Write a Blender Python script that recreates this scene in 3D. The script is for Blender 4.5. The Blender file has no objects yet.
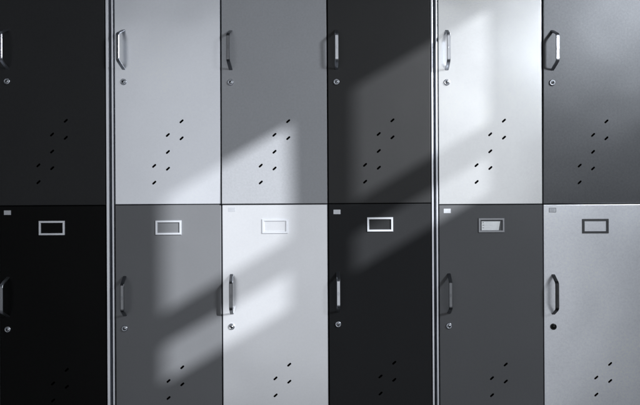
import bpy, bmesh, math, random
from mathutils import Vector, Matrix
random.seed(7)
S = 0.00283                      # metres per photo pixel on the door plane
D = 1.78                         # camera distance from the door plane
ROLL = 0.0054
sc = bpy.context.scene
col = sc.collection

# ------------------------------------------------------------------ camera, world, lights, exposure
cam = bpy.data.objects.new('camera', bpy.data.cameras.new('camera'))
col.objects.link(cam)
cam.data.sensor_width = 36
cam.data.lens = 36 * D / (640 * S)
cam.data.clip_end = 100
cam.location = (0, -D, 0)
cam.rotation_euler = (Matrix.Rotation(math.radians(90), 3, 'X') @ Matrix.Rotation(-ROLL, 3, 'Z')).to_euler()
sc.camera = cam

w = bpy.data.worlds.new("World"); sc.world = w; w.use_nodes = True
w.node_tree.nodes['Background'].inputs[0].default_value = (0.80, 0.88, 1.0, 1)
w.node_tree.nodes['Background'].inputs[1].default_value = 0.03

AB, CB = 1.12, 0.645             # sun travel direction (-AB, 1, -CB)
sun = bpy.data.objects.new('sun', bpy.data.lights.new('sun', 'SUN')); col.objects.link(sun)
sun.data.energy = 5.0
sun.data.angle = math.radians(0.8)
sun.data.color = (0.97, 0.985, 1.0)
sun.rotation_euler = Vector((-AB, 1, -CB)).to_track_quat('-Z', 'Y').to_euler()

def area(name, loc, target, sx, sz, power, color=(1, 1, 1)):
    l = bpy.data.lights.new(name, 'AREA'); l.shape = 'RECTANGLE'
    l.size = sx; l.size_y = sz; l.energy = power; l.color = color
    o = bpy.data.objects.new(name, l); col.objects.link(o)
    o.location = loc
    o.rotation_euler = (Vector(target) - Vector(loc)).to_track_quat('-Z', 'Y').to_euler()
    return o
# radiance L of an area lamp = power / (pi * area)
def P(rad, sx, sz): return rad * math.pi * sx * sz
area('added_front_fill', (-0.1, -4.5, 0.0), (-0.1, 0, 0.0), 5.2, 4.5, P(0.54, 5.2, 4.5), (0.97, 0.985, 1.0))  # added fill behind the camera, mirrored as a pale veil in glossy doors
area('window_skylight', (2.1, -1.95, 1.15), (0.0, 0, 0.1), 0.36, 0.36, P(60.0, 0.36, 0.36), (0.92, 0.96, 1.0))

sc.view_settings.view_transform = 'Standard'
sc.view_settings.look = 'None'
sc.view_settings.exposure = 0.3
sc.view_settings.gamma = 1

# ------------------------------------------------------------------ helpers
def U(px, py):
    """photo pixel on the door plane -> world x, z"""
    dx, dy = px - 320, py - 202.5
    return ((dx - ROLL * dy) * S, -(dy + ROLL * dx) * S)

def obj(name, bm, mats, parent=None, loc=None):
    me = bpy.data.meshes.new(name)
    bm.normal_update()
    bm.to_mesh(me); bm.free()
    for m in (mats if isinstance(mats, (list, tuple)) else [mats]): me.materials.append(m)
    o = bpy.data.objects.new(name, me); col.objects.link(o)
    if parent: o.parent = parent
    if loc is not None: o.location = loc
    return o

def add_box(bm, x0, x1, y0, y1, z0, z1, bev=0.0, segs=2, mat=0):
    vs = [bm.verts.new(p) for p in [(x0,y0,z0),(x1,y0,z0),(x1,y1,z0),(x0,y1,z0),(x0,y0,z1),(x1,y0,z1),(x1,y1,z1),(x0,y1,z1)]]
    fs = [bm.faces.new([vs[i] for i in q]) for q in [(0,3,2,1),(4,5,6,7),(0,1,5,4),(1,2,6,5),(2,3,7,6),(3,0,4,7)]]
    for f in fs: f.material_index = mat
    if bev:
        es = list({e for f in fs for e in f.edges})
        r = bmesh.ops.bevel(bm, geom=es, offset=bev, segments=segs, profile=0.5, affect='EDGES')
        for f in r['faces']: f.material_index = mat
    return vs

def mat(name, base, metallic=0.0, rough=0.5, spec=0.5, coat=0.0, grain=0.0, smudge=0.0, bump=0.0, tint=(0.93, 0.965, 1.04), gscale=170, coat_rough=0.2, anis=0.0):
    m = bpy.data.materials.new(name); m.use_nodes = True
    nt = m.node_tree; n = nt.nodes; L = nt.links
    b = n['Principled BSDF']
    b.inputs['Metallic'].default_value = metallic
    b.inputs['Roughness'].default_value = rough
    b.inputs['Specular IOR Level'].default_value = spec
    b.inputs['Coat Weight'].default_value = coat
    b.inputs['Coat Roughness'].default_value = coat_rough
    b.inputs['Anisotropic'].default_value = anis
    c = tuple(min(1, base * t) for t in tint) + (1,)
    b.inputs['Base Color'].default_value = c
    tc = n.new('ShaderNodeTexCoord'); oi = n.new('ShaderNodeObjectInfo')
    add = n.new('ShaderNodeVectorMath'); add.operation = 'MULTIPLY_ADD'
    add.inputs[0].default_value = (1, 1, 1)
    L.new(oi.outputs['Random'], add.inputs[0])
    add.inputs[1].default_value = (7.1, 3.3, 9.7)
    L.new(tc.outputs['Object'], add.inputs[2])
    if grain or smudge:
        g = n.new('ShaderNodeTexNoise'); g.inputs['Scale'].default_value = gscale
        g.inputs['Detail'].default_value = 5; g.inputs['Roughness'].default_value = 0.75
        L.new(add.outputs[0], g.inputs['Vector'])
        s = n.new('ShaderNodeTexNoise'); s.inputs['Scale'].default_value = 5.0
        s.inputs['Detail'].default_value = 6; s.inputs['Roughness'].default_value = 0.6
        L.new(add.outputs[0], s.inputs['Vector'])
        r1 = n.new('ShaderNodeMapRange'); r1.inputs['From Min'].default_value = 0.25; r1.inputs['From Max'].default_value = 0.75
        r1.inputs['To Min'].default_value = 1 - grain; r1.inputs['To Max'].default_value = 1 + grain
        L.new(g.outputs['Fac'], r1.inputs['Value'])
        r2 = n.new('ShaderNodeMapRange'); r2.inputs['From Min'].default_value = 0.3; r2.inputs['From Max'].default_value = 0.7
        r2.inputs['To Min'].default_value = 1 - smudge; r2.inputs['To Max'].default_value = 1 + smudge
        L.new(s.outputs['Fac'], r2.inputs['Value'])
        mu = n.new('ShaderNodeMath'); mu.operation = 'MULTIPLY'
        L.new(r1.outputs[0], mu.inputs[0]); L.new(r2.outputs[0], mu.inputs[1])
        vm = n.new('ShaderNodeVectorMath'); vm.operation = 'SCALE'
        vm.inputs[0].default_value = c[:3]
        L.new(mu.outputs[0], vm.inputs['Scale'])
        L.new(vm.outputs[0], b.inputs['Base Color'])
        rr = n.new('ShaderNodeMath'); rr.operation = 'MULTIPLY'; rr.inputs[1].default_value = rough
        L.new(r2.outputs[0], rr.inputs[0]); L.new(rr.outputs[0], b.inputs['Roughness'])
        if bump:
            bp = n.new('ShaderNodeBump'); bp.inputs['Strength'].default_value = bump; bp.inputs['Distance'].default_value = 0.0004
            L.new(g.outputs['Fac'], bp.inputs['Height'])
            wv = n.new('ShaderNodeTexNoise'); wv.inputs['Scale'].default_value = 3.2; wv.inputs['Detail'].default_value = 1.5
            L.new(add.outputs[0], wv.inputs['Vector'])
            b2 = n.new('ShaderNodeBump'); b2.inputs['Strength'].default_value = 1.0; b2.inputs['Distance'].default_value = 0.006
            L.new(wv.outputs['Fac'], b2.inputs['Height']); L.new(bp.outputs[0], b2.inputs['Normal'])
            L.new(b2.outputs[0], b.inputs['Normal'])
    return m

# paints: (base, metallic, roughness)
def paint(name, base, metallic, rough, grain=0.03, **k):
    return mat(name, base, metallic, rough, grain=grain, smudge=k.pop('smudge', 0.03), bump=k.pop('bump', 0.15), **k)
M = {
 'U1': paint('charcoal_paint', 0.033, 0.0, 0.55, grain=0.10, spec=0.2),
 'U2': paint('white_gloss_paint', 0.95, 0.80, 0.32),
 'U3': paint('silver_paint', 0.45, 0.12, 0.42, grain=0.09),
 'U4': paint('dark_grey_paint', 0.027, 0.0, 0.5, grain=0.06, spec=0.35),
 'U5': paint('bright_white_paint', 1.0, 0.92, 0.24, tint=(0.94, 0.965, 1.02)),
 'U6': paint('steel_grey_paint', 0.120, 0.82, 0.42, grain=0.14),
 'L1': paint('black_paint', 0.005, 0.0, 0.5, spec=0.1),
 'L2': paint('mid_grey_paint', 0.195, 0.0, 0.5, spec=0.4),
 'L3': paint('cool_white_paint', 0.95, 0.72, 0.30, tint=(0.94, 0.965, 1.02)),
 'L4': paint('gloss_black_paint', 0.034, 0.0, 0.5, spec=0.03),
 'L5': paint('slate_grey_paint', 0.135, 0.0, 0.5, spec=0.3, grain=0.05),
 'L6': paint('light_silver_paint', 0.95, 0.76, 0.34, grain=0.10),
}
steel = mat('satin_steel', 0.72, 1.0, 0.30, grain=0.05, smudge=0.08, gscale=300)
reflsteel = mat('dim_reflection_steel', 0.22, 1.0, 0.30, grain=0.08, smudge=0.12, gscale=300)  # handle steel with dim reflections put into its base colour
dreflsteel = mat('dark_reflection_steel', 0.06, 1.0, 0.3, grain=0.05, smudge=0.08)  # handle steel coloured near black to stand for a dark reflection
alu = mat('holder_metal', 0.95, 0.6, 0.3, grain=0.03, smudge=0.04)
falu = mat('dull_holder_metal', 0.42, 0.6, 0.35, grain=0.05, smudge=0.06)
dreflalu = mat('dark_reflection_holder', 0.10, 0.7, 0.4, grain=0.05, smudge=0.05)  # holder metal, the dark surroundings it mirrors are put into the colour
bodym = mat('cabinet_paint', 0.90, 0.72, 0.3, grain=0.03, smudge=0.04, bump=0.1)
dark = mat('cabinet_inside', 0.012, 0.0, 0.8, spec=0.1, grain=0.1, smudge=0.1)
keyd = mat('keyhole_black', 0.006, 0.0, 0.6, spec=0.2, grain=0.05)
blackpl = mat('black_plastic', 0.008, 0.0, 0.4, spec=0.4, grain=0.05)
stick = mat('sticker_foil', 0.75, 0.6, 0.4, grain=0.05, smudge=0.04)
stickg = mat('sticker_grey', 0.75, 0.5, 0.6, grain=0.05, smudge=0.04)
stickd = mat('sticker_ink', 0.10, 0.0, 0.6, grain=0.1)
paper = mat('card_paper', 1.0, 0.75, 0.5, grain=0.05, smudge=0.05)

# ------------------------------------------------------------------ surroundings outside the picture (they shape the light)
def struct(name, bm, m):
    o = obj(name, bm, m); o['kind'] = 'structure'; return o
wallm = mat('plaster', 0.25, 0.0, 0.9, grain=0.05, smudge=0.05)
floorm = mat('floor_screed', 0.06, 0.0, 0.7, grain=0.1, smudge=0.15)
XW = 2.2
def yw(px): return -(XW - (px - 320) * S) / AB
def zc(px, py): return (202.5 - py) * S + CB / AB * (XW - (px - 320) * S)
ZT, ZB1, ZB0, ZL = 1.545, 1.215, 1.13, 1.018
if True:
    ys = sorted([-3.0, yw(157), yw(288), yw(348), yw(489), 0.75])
    zs = [-0.9, ZL, ZB0, ZB1, ZT, 2.7]
    bm = bmesh.new()
    for i in range(5):
        for j in range(5):
            if i in (1, 3) and j in (1, 3): continue
            add_box(bm, XW, XW + 0.02, ys[i], ys[i+1], zs[j], zs[j+1])
    bmesh.ops.remove_doubles(bm, verts=bm.verts, dist=1e-5)
    struct('side_wall', bm, wallm)
bm = bmesh.new()
add_box(bm, -2.5, XW, -0.35, 0.7, -0.95, -0.81)
struct('floor', bm, floorm)

# ------------------------------------------------------------------ door parts
VENT = [(0,0),(0,17),(0,33.7),(13.8,-13.6),(13.8,3.4),(-13.8,30.8),(-13.8,47.6)]
def capsule(bm, cx, cz, length, width, ang, y0, y1, n=6):
    r = width / 2; h = length / 2 - r
    pts = []
    for s in (1, -1):
        for k in range(n + 1):
            a = -math.pi/2 + math.pi * k / n
            x = s * (h + r * math.cos(a)); z = s * r * math.sin(a)
            pts.append((x, z))
    ca, sa = math.cos(ang), math.sin(ang)
    P2 = [(cx + x*ca - z*sa, cz + x*sa + z*ca) for x, z in pts]
    f = [bm.verts.new((x, y0, z)) for x, z in P2]
    b = [bm.verts.new((x, y1, z)) for x, z in P2]
    bm.faces.new(f); bm.faces.new(list(reversed(b)))
    N = len(f)
    for i in range(N):
        bm.faces.new([f[i], b[i], b[(i+1) % N], f[(i+1) % N]])
    bmesh.ops.recalc_face_normals(bm, faces=bm.faces)

def door_mesh(x0, x1, z0, z1, vents, m):
    """folded sheet-steel door: pan with rounded front edges, thin walls and real slots"""
    T = 0.018
    bm = bmesh.new()
    vs = add_box(bm, x0, x1, 0, T, z0, z1)
    back = [f for f in bm.faces if all(abs(v.co.y - T) < 1e-6 for v in f.verts)]
    bmesh.ops.delete(bm, geom=back, context='FACES_ONLY')
    es = [e for e in bm.edges if all(abs(v.co.y) < 1e-6 for v in e.verts)]
    bmesh.ops.bevel(bm, geom=es, offset=0.0016, segments=3, profile=0.5, affect='EDGES')
    o = obj('door', bm, m)
    so = o.modifiers.new('s', 'SOLIDIFY'); so.thickness = 0.0012; so.offset = -1
    bc = bmesh.new()
    for (vx, vz) in vents:
        capsule(bc, vx, vz, 4.9 * S, 1.9 * S, math.radians(42), -0.01, 0.01)
    c = obj('cutter', bc, m)
    bo = o.modifiers.new('b', 'BOOLEAN'); bo.operation = 'DIFFERENCE'; bo.object = c; bo.solver = 'EXACT'
    dg = bpy.context.evaluated_depsgraph_get()
    me = bpy.data.meshes.new_from_object(o.evaluated_get(dg))
    old = o.data; o.modifiers.clear(); o.data = me; me.name = 'door'
    cm = c.data
    bpy.data.objects.remove(c); bpy.data.meshes.remove(cm); bpy.data.meshes.remove(old)
    return o

def handle_bm(wd=0.0100, th=0.0042):
    h = 12.6 * S; e = 19.4 * S; f = 13.2 * S
    path = [(0.0008, e + 0.003), (-0.0025, e + 0.0015), (-0.006, e - 0.0012)]
    # outer arm then rounded bend, bar, mirrored
    def bez(p0, p1, p2, n=5):
        return [((1-t)**2*p0[0] + 2*t*(1-t)*p1[0] + t*t*p2[0], (1-t)**2*p0[1] + 2*t*(1-t)*p1[1] + t*t*p2[1]) for t in [k/n for k in range(n+1)]]
    path = [(0.0, e), (-0.008, e - 0.004)]
    path += bez((-h + 0.010, f + 0.0045), (-h, f), (-h, f - 0.006))
    path += [(y, -z) for y, z in reversed(path)]
    bm = bmesh.new()
    N = len(path); rings = []
    ch = th * 0.28
    for i, (y, z) in enumerate(path):
        a = Vector(path[max(i-1, 0)]); b = Vector(path[min(i+1, N-1)])
        t = (b - a).normalized(); nrm = Vector((-t.y, t.x))     # perpendicular in (y,z)
        if i in (0, N-1): nrm = Vector((0, 1 if i == 0 else 1)); nrm = Vector((0.0, 1.0)) if i == 0 else Vector((0.0, -1.0))
        if i not in (0, N-1):
            pass
        sec = []
        for (u, v) in [(-wd/2+ch,-th/2),(wd/2-ch,-th/2),(wd/2,-th/2+ch),(wd/2,th/2-ch),(wd/2-ch,th/2),(-wd/2+ch,th/2),(-wd/2,th/2-ch),(-wd/2,-th/2+ch)]:
            sec.append((u, v))
        # outward normal must point away from the door / outwards
        out = nrm if (nrm.x < 0 or (abs(nrm.x) < 1e-6)) else -nrm
        if i == 0: out = Vector((0, 1))
        if i == N-1: out = Vector((0, -1))
        rings.append([bm.verts.new((u, y + v*out.x*1.0, z + v*out.y)) for u, v in sec])
    for i in range(N-1):
        for k in range(8):
            bm.faces.new([rings[i][k], rings[i][(k+1) % 8], rings[i+1][(k+1) % 8], rings[i+1][k]])
    bm.faces.new(rings[0]); bm.faces.new(list(reversed(rings[-1])))
    # small raised oval badge on the grip
    y0 = -h - th/2
    ov = [[bm.verts.new((rx*math.cos(2*math.pi*k/16), y, rz_*math.sin(2*math.pi*k/16))) for k in range(16)]
          for rx, rz_, y in ((0.0026, 0.0052, y0 + 0.0002), (0.0023, 0.0049, y0 - 0.0005), (0.0016, 0.0042, y0 - 0.0005), (0.0013, 0.0038, y0 - 0.0001))]
    for a_, b_ in zip(ov, ov[1:]):
        for k in range(16): bm.faces.new([a_[k], a_[(k+1) % 16], b_[(k+1) % 16], b_[k]])
    bm.faces.new(ov[-1])
    bmesh.ops.recalc_face_normals(bm, faces=bm.faces)
    return bm

def lathe(bm, prof, seg=28, mat_i=0, cx=0, cz=0):
    """prof: list of (r, y) ; axis along y"""
    rings = []
    for r, y in prof:
        if r < 1e-6: rings.append([bm.verts.new((cx, y, cz))])
        else: rings.append([bm.verts.new((cx + r*math.cos(2*math.pi*k/seg), y, cz + r*math.sin(2*math.pi*k/seg))) for k in range(seg)])
    for a, b in zip(rings, rings[1:]):
        for k in range(seg):
            k2 = (k+1) % seg
            if len(b) == 1: f = bm.faces.new([a[k], a[k2], b[0]])
            elif len(a) == 1: f = bm.faces.new([a[0], b[k2], b[k]])
            else: f = bm.faces.new([a[k], a[k2], b[k2], b[k]])
            f.material_index = mat_i; f.smooth = True
def lock_bm(ang, black=False):
    bm = bmesh.new()
    R = 3.15 * S
    lathe(bm, [(R, 0.0), (R, -0.0022), (R*0.93, -0.0036), (R*0.78, -0.0042), (R*0.66, -0.0042), (R*0.62, -0.0030), (R*0.60, -0.0022),
               (R*0.57, -0.0028), (R*0.50, -0.0052), (R*0.2, -0.0058), (0, -0.0058)])
    bmesh.ops.recalc_face_normals(bm, faces=bm.faces)
    b2 = bmesh.new()
    add_box(b2, -R*0.34, R*0.34, -0.0062, -0.0040, -R*0.11, R*0.11, mat=1)
    add_box(b2, -R*0.12, R*0.12, -0.0064, -0.0040, -R*0.20, R*0.20, mat=1)
    bmesh.ops.rotate(b2, cent=(0,0,0), matrix=Matrix.Rotation(ang, 3, 'Y'), verts=b2.verts)
    me = bpy.data.meshes.new('tmp'); b2.to_mesh(me); b2.free(); bm.from_mesh(me); bpy.data.meshes.remove(me)
    return bm

def holder_bm():
    """pressed metal frame 26 x 14.6 px with a raised border and an open window"""
    w2, h2 = 13.0 * S, 7.2 * S
    bw = 2.1 * S; t = 0.0032
    bm = bmesh.new()
    # cross-section of border: outer (0) up to t, flat, down inner
    sec = [(0.0, 0.0), (0.0, -t*0.75), (0.0008, -t), (bw - 0.0008, -t), (bw, -t*0.8), (bw, 0.0)]
    loops = []
    for off, y in sec:
        a, b = w2 - off, h2 - off
        loops.append([bm.verts.new(p) for p in ((-a, y, -b), (a, y, -b), (a, y, b), (-a, y, b))])
    for l0, l1 in zip(loops, loops[1:]):
        for k in range(4):
            bm.faces.new([l0[k], l0[(k+1) % 4], l1[(k+1) % 4], l1[k]])
    bmesh.ops.recalc_face_normals(bm, faces=bm.faces)
    return bm

def card_bm():
    """paper card slid in behind the frame, its lower right corner bent forward"""
    bm = bmesh.new()
    W, H = 9.2 * S, 4.7 * S
    nx, nz = 12, 6
    g = []
    for j in range(nz + 1):
        row = []
        for i in range(nx + 1):
            u, v = i / nx, j / nz
            x = -W + 2*W*u; z = -H + 2*H*v*0.94
            lift = max(0, (u - 0.80) / 0.20 + (0.5 - v) * 0.5)
            y = -0.0012 - 0.0018 * min(1, max(0, lift))
            x -= 0.004 * max(0, (u - 0.8) / 0.2) * (1 - v)
            row.append(bm.verts.new((x, y, z)))
        g.append(row)
    for j in range(nz):
        for i in range(nx):
            f = bm.faces.new([g[j][i], g[j][i+1], g[j+1][i+1], g[j+1][i]]); f.smooth = True
    for k, z in enumerate((H*0.62, H*0.08, -H*0.5)):             # three printed entries
        add_box(bm, -W + 0.0022, -W + 0.0022 + (0.0042, 0.005, 0.0045)[k], -0.0016, -0.0013, z - 0.0005, z + 0.0007, mat=1)
        add_box(bm, -W + 0.0095, -W + 0.0095 + (0.018, 0.022, 0.015)[k], -0.0015, -0.0013, z - 0.0002, z + 0.0002, mat=2)
    return bm

def sticker_bm(grey=False):
    a, b = 3.5 * S, 2.2 * S
    bm = bmesh.new()
    add_box(bm, -a, a, -0.0004, 0.0, -b, b, mat=1 if grey else 0)
    if grey: add_box(bm, -a + 0.0011, a - 0.0011, -0.0006, -0.0004, -b + 0.0011, b - 0.0011, mat=0)
    # faint printed lines
    for k in (-1, 1):
        add_box(bm, -a*0.62, a*0.5*(1 if k > 0 else 0.7), -0.0008, -0.0005, k*b*0.30 - 0.00022, k*b*0.30 + 0.00022, mat=2)
    return bm

HB = handle_bm
def door(parent, key, x0, x1, z0, z1, lock, vent, handle_y, holder, sticker, label, card=False, rot=0.0, tilt=(0, 0), hm=None, lm=None, hom=None, stm=None, m=None):
    """positions are photo pixels, turned into points on the door plane"""
    vx, vz = U(*vent)
    vents = [(vx + a*S, vz - b*S) for a, b in VENT]
    d = door_mesh(x0, x1, z0, z1, vents, m or M[key])
    d['label'] = label
    # pivot at door centre so a door may sit a hair out of true
    cx, cz = (x0+x1)/2, (z0+z1)/2
    d.data.transform(Matrix.Translation((-cx, 0, -cz)))
    d.location = (cx, max(0, math.sin(math.radians(tilt[1])) * (x1-x0) / 2 - 0.0015), cz)
    d.rotation_euler = (math.radians(tilt[0]), 0, math.radians(tilt[1]))
    d.parent = parent
    def sub(name, bm, mats, px, py, y=0.0, rz=0.0):
        x, z = U(px, py)
        o = obj(name, bm, mats, d, (x - cx, y, z - cz))
        o.rotation_euler.z = rz
        return o
    sub('handle', HB(), hm or steel, lock[0] , handle_y, -0.0002, math.radians(rot))
    sub('lock', lock_bm(random.uniform(-0.8, 0.8)), [lm or steel, keyd], lock[0], lock[1])
    if holder: sub('label_holder', holder_bm(), hom or alu, *holder)
    if card: sub('name_card', card_bm(), [paper, stickd, stickg], holder[0] - 0.6, holder[1] + 0.3)
    if sticker:
        if stm == 'grey': sub('sticker', sticker_bm(True), [stickg, stickd, stickd], *sticker)
        elif stm == 'white': sub('sticker', sticker_bm(), [stick, stick, stickg], *sticker)
        else: sub('sticker', sticker_bm(), [stick, stick, stickg], *sticker)
    return d

# ------------------------------------------------------------------ cabinets
X = lambda px: (px - 320) * S
ZTOP, ZBOT = 247 * S, -249 * S
def cabinet(name, label, xl, xr, xdoors, zmid):
    t = bpy.data.objects.new(name, None); col.objects.link(t)
    t.location = (0, 0, 0)
    t['label'] = label; t['category'] = 'locker cabinet'; t['group'] = 'banks of lockers standing side by side'
    # xl=(outer, inner) of the left side panel edge, xr=(inner, outer) of the right
    bm = bmesh.new()
    dep = 0.45
    for a, b in ((xl[0], xl[1]), (xr[0], xr[1])):
        add_box(bm, X(a), X(b), 0.0005, dep, ZBOT, ZTOP, bev=0.0010, segs=3)
    add_box(bm, X(xl[1]) - 0.0005, X(xr[0]) + 0.0005, 0.003, dep, ZTOP - 0.012, ZTOP - 0.001, bev=0.001)
    add_box(bm, X(xl[1]) - 0.0005, X(xr[0]) + 0.0005, 0.003, dep, ZBOT + 0.001, ZBOT + 0.012, bev=0.001)
    # plinth
    add_box(bm, X(xl[0]) + 0.004, X(xr[1]) - 0.004, 0.03, dep - 0.02, -0.81, ZBOT + 0.0005, bev=0.001)
    body = obj('body', bm, bodym, t)
    bi = bmesh.new()
    add_box(bi, X(xl[1]), X(xr[0]), dep - 0.004, dep - 0.002, ZBOT + 0.012, ZTOP - 0.012)
    for xd in xdoors[1:-1]:
        add_box(bi, X(xd) - 0.009, X(xd) + 0.009, 0.020, dep - 0.005, ZBOT + 0.012, ZTOP - 0.012)
    for a, b in ((xl[1] + 0.2, 1), (xr[0] - 0.2, -1)):
        add_box(bi, min(X(a), X(a) + b*0.018), max(X(a), X(a) + b*0.018), 0.0205, dep - 0.005, ZBOT + 0.012, ZTOP - 0.012)
    for a, b in zip(xdoors, xdoors[1:]):
        add_box(bi, X(a) + 0.0095, X(b) - 0.0095, 0.0205, dep - 0.005, zmid - 0.008, zmid + 0.008)
    obj('inner_partition', bi, dark, t)
    return t

G = 0.62      # half gap between doors in photo pixels
def pair(cab, x0, x1, kU, kL, zm, U_, L_):
    """one column: an upper and a lower door"""
    a, b = X(x0), X(x1)
    door(cab, kU, a, b, zm + 0.0011, ZTOP - 0.013, **U_)
    door(cab, kL, a, b, ZBOT + 0.013, zm - 0.0011, **L_)

# measured positions (photo pixels)
def up(lock, vent, label, **k):
    return dict(lock=lock, vent=vent, handle_y=lock[1] - 32.3, holder=(vent[0], -20), sticker=None, label=label, **k)
def lo(lock, vent, holder, sticker, label, **k):
    return dict(lock=lock, vent=vent, handle_y=lock[1] - 32.3, holder=holder, sticker=sticker, label=label, **k)

zA = U(60, 205.6)[1]; zB = U(270, 204.1)[1]; zC = U(540, 204.3)[1]
cabA = cabinet('locker_cabinet', 'locker bank at the left edge with a charcoal door over a black door', (-216.5, -214.9), (106.3, 109.2), (-213.5, -107.3, -0.9, 105.3), zA)
cabB = cabinet('locker_cabinet', 'complete middle locker bank of six doors in white, silver, grey and black', (111.9, 113.8), (431.8, 433.8), (115.0, 221.5, 328.0, 431.0), zB)
cabC = cabinet('locker_cabinet', 'right-hand locker bank with a bright white door above a slate door holding a card', (436.3, 438.1), (755.6, 757.4), (439.0, 543.2, 649.4, 754.4), zC)

# cabinet A, visible column and two beyond the frame
pair(cabA, -0.9 + G, 105.2, 'U1', 'L1', zA,
     up((7.3, 81.5), (52, 134.5), 'charcoal upper door', rot=-2),
     lo((8.0, 329.3), (53, 383.5), (52, 228), (7.5, 212.7), 'black lower door with small pale sticker', rot=-2))
for i, (a, b) in enumerate(((-213.5, -107.3), (-107.3, -0.9))):
    pair(cabA, a + G, b - G, ('U3', 'U2')[i], ('L4', 'L5')[i], zA,
         up((a + 8.9, 81.5), (a + 53, 134.5), ('silver upper door', 'white upper door')[i]),
         lo((a + 8.9, 330), (a + 53, 384), (a + 53, 229), None, ('black lower door', 'slate grey lower door')[i]))
# cabinet B
pair(cabB, 115.2, 221.5 - G, 'U2', 'L2', zB,
     up((123.5, 82), (167.8, 135), 'pale grey-white upper door', rot=-9),
     lo((124.8, 328.4), (168.5, 381), (168.5, 227.6), None, 'mid grey lower door crossed by sunlight', rot=6, hm=reflsteel))
pair(cabB, 221.5 + G, 328.0 - G, 'U3', 'L3', zB,
     up((230.6, 82.4), (274.5, 134.9), 'silver upper door', hm=reflsteel, rot=-4, tilt=(-1.2, 0)),
     lo((231.8, 326.5), (275.5, 378.4), (275, 226.2), (231.7, 209.6), 'white lower door', rot=4, hm=reflsteel))
pair(cabB, 328.0 + G, 430.9, 'U4', 'L4', zB,
     up((336.4, 82), (378.7, 134), 'dark grey upper door', rot=0),
     lo((338.2, 324.2), (380.5, 376.5), (380.0, 224.4), (337, 211.9), 'glossy black lower door', rot=0))
# cabinet C
pair(cabC, 439.1, 543.2 - G, 'U5', 'L5', zC,
     up((446.8, 82.4), (490.2, 134.3), 'bright white upper door', rot=-3),
     lo((449, 325.8), (492, 378.2), (491.3, 225.2), (447.2, 210.9), 'slate grey lower door with a paper card in its label holder', card=True, rot=-4, hm=reflsteel, hom=falu))
pair(cabC, 543.2 + G, 649.4 - G, 'U6', 'L6', zC,
     up((552, 82.8), (594.5, 134.6), 'steel grey upper door', rot=0, tilt=(0.8, 3.3)),
     lo((553.6, 326.8), (596.3, 377.6), (595.3, 226.1), (552.8, 210.1), 'light silver lower door with black lock and dark reflections coloured into its metal', hm=dreflsteel, lm=blackpl, hom=dreflalu, stm='grey', rot=-3, tilt=(0, -1.0)))
pair(cabC, 649.4 + G, 754.4 - 0.4, 'U2', 'L1', zC,
     up((658, 82.8), (701, 134.6), 'pale upper door'),
     lo((660, 326.8), (702, 377.6), (701.5, 226.1), None, 'black lower door'))
